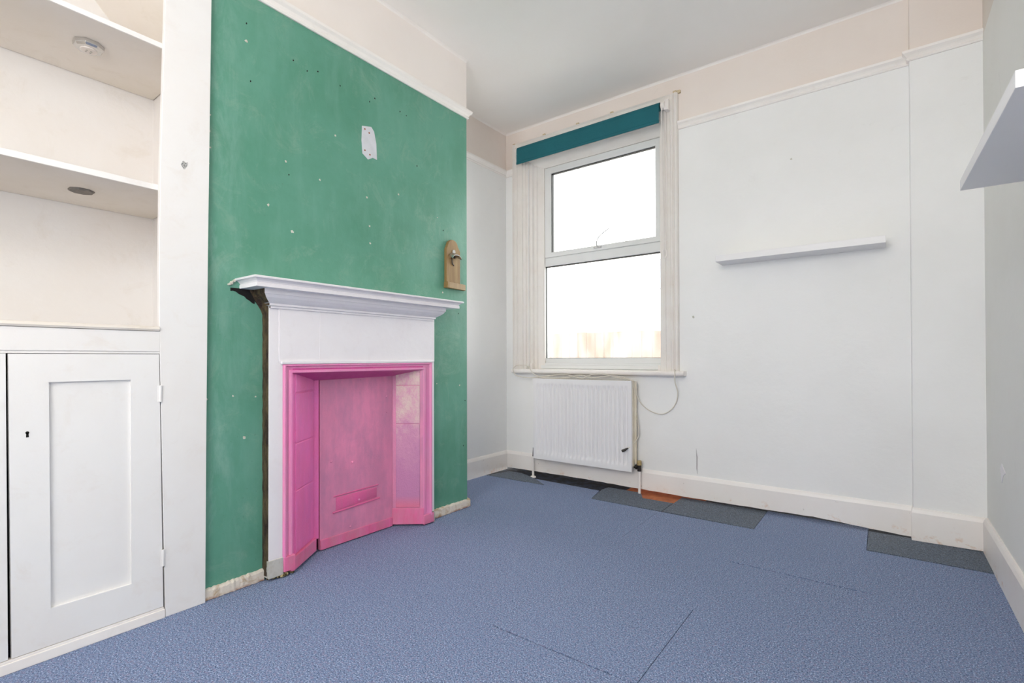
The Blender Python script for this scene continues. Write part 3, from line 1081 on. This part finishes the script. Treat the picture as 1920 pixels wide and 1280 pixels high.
for z0, z1 in ((0.072, 0.329), (0.333, 0.525), (0.529, 0.735), (0.739, 0.83)):
    mb = MB()
    tile(mb, A_, B_, 0.10, 0.93, z0, z1, 0.004, nrm)
    mb.build('tile', M['pinkcheek'], cheek)
mb = MB()
mb.prism([D_, E_, (0.44, -1.28), (0.29, -1.39), (0.29, -1.402)], 'z', 0.06, 0.83)
rcheek = mb.build('right_cheek', M['pinkplate'], fp)
d = Vector((E_[0] - D_[0], E_[1] - D_[1], 0)).normalized()
nr = Vector((d.y, -d.x, 0))
if nr.x < 0:
    nr = -nr
for z0, z1 in ((0.098, 0.534), (0.537, 0.736), (0.739, 0.83)):
    mb = MB()
    tile(mb, D_, E_, 0.12, 0.90, z0, z1, 0.0045, nr)
    mb.build('tile', M['cheektile'], rcheek)
mb = MB()
mb.face([(0.446, -2.020, 0.819), (0.446, -1.301, 0.821), (0.318, -1.395, 0.786), (0.318, -1.850, 0.780)])
mb.face([(0.446, -2.020, 0.829), (0.446, -1.301, 0.831), (0.318, -1.395, 0.86), (0.318, -1.850, 0.86)])
for a, b in (((0.446, -2.020), (0.446, -1.301)), ((0.318, -1.395), (0.318, -1.850))):
    mb.face([(a[0], a[1], 0.783 if a[0] < 0.4 else 0.82), (b[0], b[1], 0.783 if a[0] < 0.4 else 0.82), (b[0], b[1], 0.86), (a[0], a[1], 0.86)])
mb.build('hood', M['hood'], fp)
mb = MB()
mb.box(0.21, 0.29, -2.04, -1.29, 0.0, 0.83)
mb.build('firebox_back', M['black'], fp)
plate = empty('closing_plate', (0, 0, 0))
plate.parent = fp
plate.location = Vector((0.32, -1.61, 0)) - fp.location
mb = MB()
rings = []
for k in range(50):
    y = -1.820 + (-1.404 + 1.820) * k / 49
    zt = 0.781 + (0.790 - 0.781) * k / 49
    zb = 0.003 + random.uniform(0, 0.004)
    rings.append([(0.305, y, zb), (0.321, y, zb), (0.323, y, zb + 0.01), (0.323, y, zt - 0.002), (0.321, y, zt), (0.305, y, zt)])
mb.loft(rings)
mb.build('plate', M['pinkplate'], plate)
mb = MB()
mb.box(0.320, 0.3285, -1.8195, -1.405, 0.004, 0.050, 0.003)
mb.build('bottom_rail', M['pinkbase'], plate)


def slab(mb, pts, x0, x1, bev=0.004):
    cy = sum(p[0] for p in pts) / len(pts)
    cz = sum(p[1] for p in pts) / len(pts)
    ins = [(y + (cy - y) / abs(cy - y + 1e-9) * bev, z + (cz - z) / abs(cz - z + 1e-9) * bev) for y, z in pts]
    mb.loft([[(x0, y, z) for y, z in pts], [(x0 + (x1 - x0) * 0.5, y, z) for y, z in pts], [(x1, y, z) for y, z in ins]])


mb = MB()
slab(mb, [(-1.738, 0.165), (-1.505, 0.178), (-1.505, 0.228), (-1.738, 0.226)], 0.322, 0.3265)
mb.tube([(0.324, -1.755, 0.158), (0.325, -1.488, 0.170)], 0.0045, 8)
mb.tube([(0.324, -1.750, 0.233), (0.324, -1.495, 0.238)], 0.003, 8)
mb.build('air_vent_flap', pink_mat('vent_pink_paint', srgb(226, 96, 156), srgb(214, 106, 152)), plate, smooth=True)
for y, z, r in ((-1.764, 0.399, 0.004), (-1.648, 0.377, 0.0065), (-1.611, 0.188, 0.006), (-1.442, 0.682, 0.005), (-1.442, 0.60, 0.004), (-1.60, 0.775, 0.003), (-1.66, 0.07, 0.005)):
    mb = MB()
    mb.ball((0.325, y, z), r, 0.9, 1, 1)
    mb.build('rivet', M['pinkplate'], plate, smooth=True)

# ------------------------------------------------------------------ bottle opener plaque
pl = empty('bottle_opener_plaque', (CB, -1.03, 1.28), 'small brown wooden plaque with a metal bottle opener on the green wall', 'bottle opener')
poly = [(-1.100, 1.312), (-0.990, 1.312), (-0.990, 1.498), (-1.000, 1.520), (-1.020, 1.544)]
cx_, cz_, rr = -1.050, 1.515, 0.040
poly = [(-1.103, 1.310), (-0.990, 1.310), (-0.990, 1.497)] + [(cx_ + rr * math.cos(a) * 1.05, cz_ + rr * math.sin(a)) for a in [math.radians(q) for q in range(10, 171, 16)]] + [(-1.103, 1.497)]
mb = MB()
mb.prism(poly, 'x', CB + 0.0005, CB + 0.020)
mb.build('back_board', M['plaque'], pl, bevel=0.003)
mb = MB()
mb.prism([(0.4055, -1.106), (0.437, -1.106), (0.437, -1.092), (0.425, -0.945), (0.4055, -0.945)], 'z', 1.276, 1.310)
mb.build('base_ledge', M['plaque'], pl, bevel=0.002)
mb = MB()
pts = []
rings = []
for k in range(13):
    a = math.radians(-10 + 200 * k / 12)
    y = -1.046 + 0.034 * math.cos(a)
    dz = 0.020 * math.sin(a)
    rings.append([(CB + 0.0205, y, 1.463 + dz), (CB + 0.050, y, 1.448 + dz * 1.0), (CB + 0.050, y, 1.4445 + dz * 0.9), (CB + 0.0205, y, 1.4595 + dz * 0.9)])
mb.loft(rings)
mb.tube([(CB + 0.0205, -1.046, 1.487), (CB + 0.0240, -1.046, 1.487)], 0.012, 16)
mb.build('opener', M['chrome'], pl, smooth=True)
mb = MB()
mb.tube(spline([(CB + 0.021, -1.062, 1.452), (CB + 0.026, -1.066, 1.435), (CB + 0.024, -1.060, 1.418), (CB + 0.022, -1.045, 1.408)]), 0.0028, 8)
mb.ball((CB + 0.024, -1.044, 1.455), 0.007)
mb.build('opener_tooth', M['darkmetal'], pl, smooth=True)

# ------------------------------------------------------------------ floating shelves
mb = MB()
mb.box(1.620, 2.397, -0.150, -0.001, 1.426, 1.461, 0.0015)
s1 = tag(mb.build('floating_shelf', M['shelf_wh']), 'slim white floating shelf right of the window', 'shelf', None)
ms = empty('floating_shelf', (R, -1.5, 1.39), 'white floating shelf high on the right-hand wall', 'shelf')
mb = MB()
mb.box(2.573, R - 0.0005, -1.896, -1.109, 1.377, 1.408, 0.0012)
o = mb.build('shelf_board', M['shelf_wh'], ms)
# it sags slightly towards the near end
for v in o.data.vertices:
    v.co.z += (v.co.y - 0.39) * 0.042

# ------------------------------------------------------------------ built-in cupboard with open shelves above
cu = empty('alcove_cupboard', (0.2, -2.8, 0), 'white painted alcove cupboard with open shelves above a panelled door', 'cupboard')
XC = 0.425
mb = MB()
left = [(0.0, -2.461), (0.5, -2.471), (0.9, -2.4795), (1.2, -2.482), (1.5, -2.480), (2.11, -2.466), (2.4, -2.457), (H, -2.450)]
poly = [(y, z) for z, y in left] + [(-2.308, H), (-2.320, 2.2), (-2.330, 1.3), (-2.334, 0.7), (-2.337, 0.0)]
mb.prism(poly, 'x', CB - 0.001, XC)
stile = mb.build('upright_stile', M['cupboard'], cu, bevel=0.0015)
mb = MB()
mb.prism([(-2.412, 1.575), (-2.403, 1.570), (-2.398, 1.574), (-2.400, 1.560), (-2.409, 1.546), (-2.418, 1.560)], 'x', XC, XC + 0.0015)
mb.build('paint_chip', paint('chip_grey', srgb(196, 194, 190), srgb(110, 112, 112), 0.8, 300, 1.0, lo=0.45, hi=0.55), stile)
mb = MB()
mb.box(CB - 0.001, XC, -3.70, -2.4795, 0.905, 0.973, 0.001)
mb.box(CB - 0.001, XC - 0.003, -3.70, -2.4795, 0.897, 0.905, 0.001)
mb.build('cross_rail', M['cupboard'], cu)
mb = MB()
mb.prism([(XC + 0.004, 0.974), (XC + 0.007, 0.980), (XC + 0.004, 0.988), (XC, 0.990), (ALC, 0.990), (ALC, 0.974)], 'y', -3.70, -2.482)
mb.prism([(CB - 0.001, 0.974), (CB - 0.001, 0.990), (ALC, 0.990), (ALC, 0.974)], 'y', -2.482, -2.361)
mb.build('counter_board', M['shelfboard'], cu)
for z0, z1 in ((1.951, 1.969), (1.457, 1.477)):
    mb = MB()
    mb.box(ALC + 0.004, 0.398, -3.70, -2.363, z0, z1, 0.001)
    mb.mi = 1
    mb.box(0.398, 0.4035, -3.70, -2.363, z0, z1, 0.001)
    mb.build('open_shelf', [M['shelfboard'], M['cupboard']], cu)
mb = MB()
mb.box(CB, XC + 0.004, -3.70, -2.463, 0.0, 0.030, 0.002)
mb.box(CB, XC + 0.001, -3.70, -2.466, 0.030, 0.037, 0.001)
mb.build('base_board', M['trim'], cu)
# boxed flue sloping across the corner above the top shelf
mb = MB()
mb.prism([(-2.3605, 2.036), (-2.884, 2.649), (-2.3605, 2.649)], 'x', ALC, 0.395)
mb.build('sloping_boxing', M['shelfboard'], cu)


def cupboard_door(yl0, yl1, yr0, yr1, z0, z1, hinge_right, keyhole):
    """edges given as (y at the foot, y at the head)"""
    d = empty('cupboard_door', (0, 0, 0))
    d.parent = cu
    d.location = Vector((XC, (yl0 + yr0) / 2, z0)) - cu.location

    def yl(z):
        return yl0 + (yl1 - yl0) * (z - z0) / (z1 - z0)

    def yr(z):
        return yr0 + (yr1 - yr0) * (z - z0) / (z1 - z0)
    pa, pb, pc, pd = (yl(0.147) + 0.083, 0.147), (yr(0.147) - 0.087, 0.147), (yr(0.81) - 0.080, 0.812), (yl(0.81) + 0.084, 0.812)
    mb = MB()
    q = [(yl(z0), z0), (yr(z0), z0), (yr(z1), z1), (yl(z1), z1)]
    inn = [pa, pb, pc, pd]
    x1 = XC - 0.0005
    for k in range(4):
        j = (k + 1) % 4
        mb.loft([[(XC - 0.022, *q[k]), (XC - 0.022, *q[j]), (XC - 0.022, *inn[j]), (XC - 0.022, *inn[k])], [(x1, *q[k]), (x1, *q[j]), (x1, *inn[j]), (x1, *inn[k])]])
    bmesh.ops.remove_doubles(mb.bm, verts=mb.bm.verts, dist=1e-5)
    fr_ = mb.build('door_frame', M['cupboard'], d)
    mb = MB()
    mb.prism([(y, z) for y, z in (pa, pb, pc, pd)], 'x', XC - 0.020, XC - 0.010)
    mb.build('door_panel', M['cupboard'], d)
    for zc in (0.762, 0.205):
        mb = MB()
        yy = (yr(zc) if hinge_right else yl(zc)) + 0.001
        mb.tube([(XC + 0.002, yy, zc - 0.028), (XC + 0.002, yy, zc + 0.028)], 0.0042, 10)
        mb.box(XC - 0.002, XC + 0.001, yy - 0.007, yy + 0.007, zc - 0.028, zc + 0.028)
        mb.build('hinge', M['cupboard'], d, smooth=True)
    if keyhole:
        mb = MB()
        ky = yl(0.664) + 0.037
        mb.tube([(XC - 0.001, ky, 0.669), (XC + 0.0004, ky, 0.669)], 0.0042, 12)
        mb.prism([(ky - 0.0023, 0.669), (ky - 0.0027, 0.656), (ky + 0.0033, 0.656), (ky + 0.0023, 0.669)], 'x', XC - 0.001, XC + 0.0004)
        mb.build('keyhole', M['black'], d)
    return d


cupboard_door(-2.8335, -2.8435, -2.4675, -2.4815, 0.039, 0.8952, True, True)
cupboard_door(-3.215, -3.220, -2.8405, -2.8485, 0.039, 0.896, False, False)
mb = MB()
mb.box(0.30, 0.31, -3.70, -2.40, 0.035, 0.905)
mb.build('inner_dark_sheet', M['black'], cu)  # black sheet puts the dark of the closed cupboard into colour

# puck lights below the two open shelves
pk = empty('puck_light', (0.246, -2.63, 1.951), 'chrome octagonal puck light below the upper open shelf', 'light')


def octo(c, r, z, ph=math.pi / 8, n=8):
    return [(c[0] + r * math.cos(ph + 2 * math.pi * k / n), c[1] + r * math.sin(ph + 2 * math.pi * k / n), z) for k in range(n)]


c_ = (0.232, -2.628)
mb = MB()
mb.loft([octo(c_, 0.043, 1.9508), octo(c_, 0.043, 1.946), octo(c_, 0.042, 1.938), octo(c_, 0.036, 1.931), octo(c_, 0.026, 1.930)])
mb.build('housing', M['chrome'], pk, bevel=0.001)
mb = MB()
mb.loft([octo(c_, 0.024, 1.931, 0, 24), octo(c_, 0.023, 1.927, 0, 24), octo(c_, 0.017, 1.9255, 0, 24)])
mb.build('lens', M['lens'], pk, smooth=True)
mb = MB()
for dx, dy in ((-0.006, -0.006), (0.006, -0.006), (-0.006, 0.006), (0.006, 0.006)):
    mb.tube([(c_[0] + dx, c_[1] + dy, 1.9258), (c_[0] + dx, c_[1] + dy, 1.9245)], 0.003, 8)
mb.build('led_chips', M['dot'], pk)
c_ = (0.197, -2.638)
mb = MB()
mb.loft([octo(c_, 0.036, 1.4568), octo(c_, 0.036, 1.454), octo(c_, 0.033, 1.451)])
tag(mb.build('light_mounting_pad', paint('grey_sticky_pad', srgb(128, 122, 116), srgb(92, 88, 84), 0.7, 60, 0.8)), 'flat grey octagonal light mounting pad below the lower open shelf', 'mounting pad')

# unseen fill lamp added behind the camera to brighten walls and ceiling
pe = empty('added_fill_lamp', (1.95, -3.75, 2.15), 'added fill lamp, a glowing globe out of view at the rear of the room', 'lamp')
t = NT('fill_lamp_glow')
t.b.inputs['Emission Color'].default_value = (1.0, 0.97, 0.94, 1)
t.b.inputs['Emission Strength'].default_value = 15
M['fill_glow'] = t.done(srgb(250, 246, 240), 0.4)
mb = MB()
mb.ball((1.95, -3.75, 2.15), 0.14)
mb.build('fill_lamp_globe', M['fill_glow'], pe, smooth=True)
mb = MB()
mb.tube([(1.95, -3.75, 2.28), (1.95, -3.75, 2.65)], 0.004, 8)
mb.tube([(1.95, -3.75, 2.62), (1.95, -3.75, 2.65)], [0.03, 0.05], 16)
mb.build('fill_lamp_cord', M['plastic'], pe)

# ------------------------------------------------------------------ outside the window
mb = MB()
mb.box(-14, 10, 0.6, 30, -0.5, -0.35)
struct(mb, 'ground', M['ground'])
fe = empty('garden_fence', (-2, 4.2, -0.35), 'orange brown timber fence outside the window', 'fence')
mb = MB()
for k in range(50):
    x = -6.2 + k * 0.16
    mb.box(x, x + 0.156, 4.2, 4.222, -0.35, 1.30 + random.uniform(-0.01, 0.01))
mb.build('fence_boards', M['fence'], fe)
mb = MB()
mb.box(-6.2, 1.8, 4.222, 4.26, 0.85, 0.95)
mb.box(-6.2, 1.8, 4.222, 4.26, -0.05, 0.05)
mb.build('fence_rail', M['fence'], fe)
ho = empty('neighbour_house', (-9, 14, -0.35), 'pale rendered house far behind the garden fence', 'house')
mb = MB()
mb.box(-13, -3.2, 14, 20, -0.35, 3.4)
mb.build('house_wall', M['render'], ho)
mb = MB()
mb.prism([(13.7, 3.3), (17, 5.0), (20.3, 3.3)], 'x', -13.3, -2.9)
mb.build('house_roof', M['slate'], ho)
for x in (-11.0, -8.0, -5.0):
    mb = MB()
    mb.box(x, x + 0.9, 13.96, 14.01, 1.6, 2.8)
    mb.build('house_window', M['winblue'], ho)

bpy.context.view_layer.update()
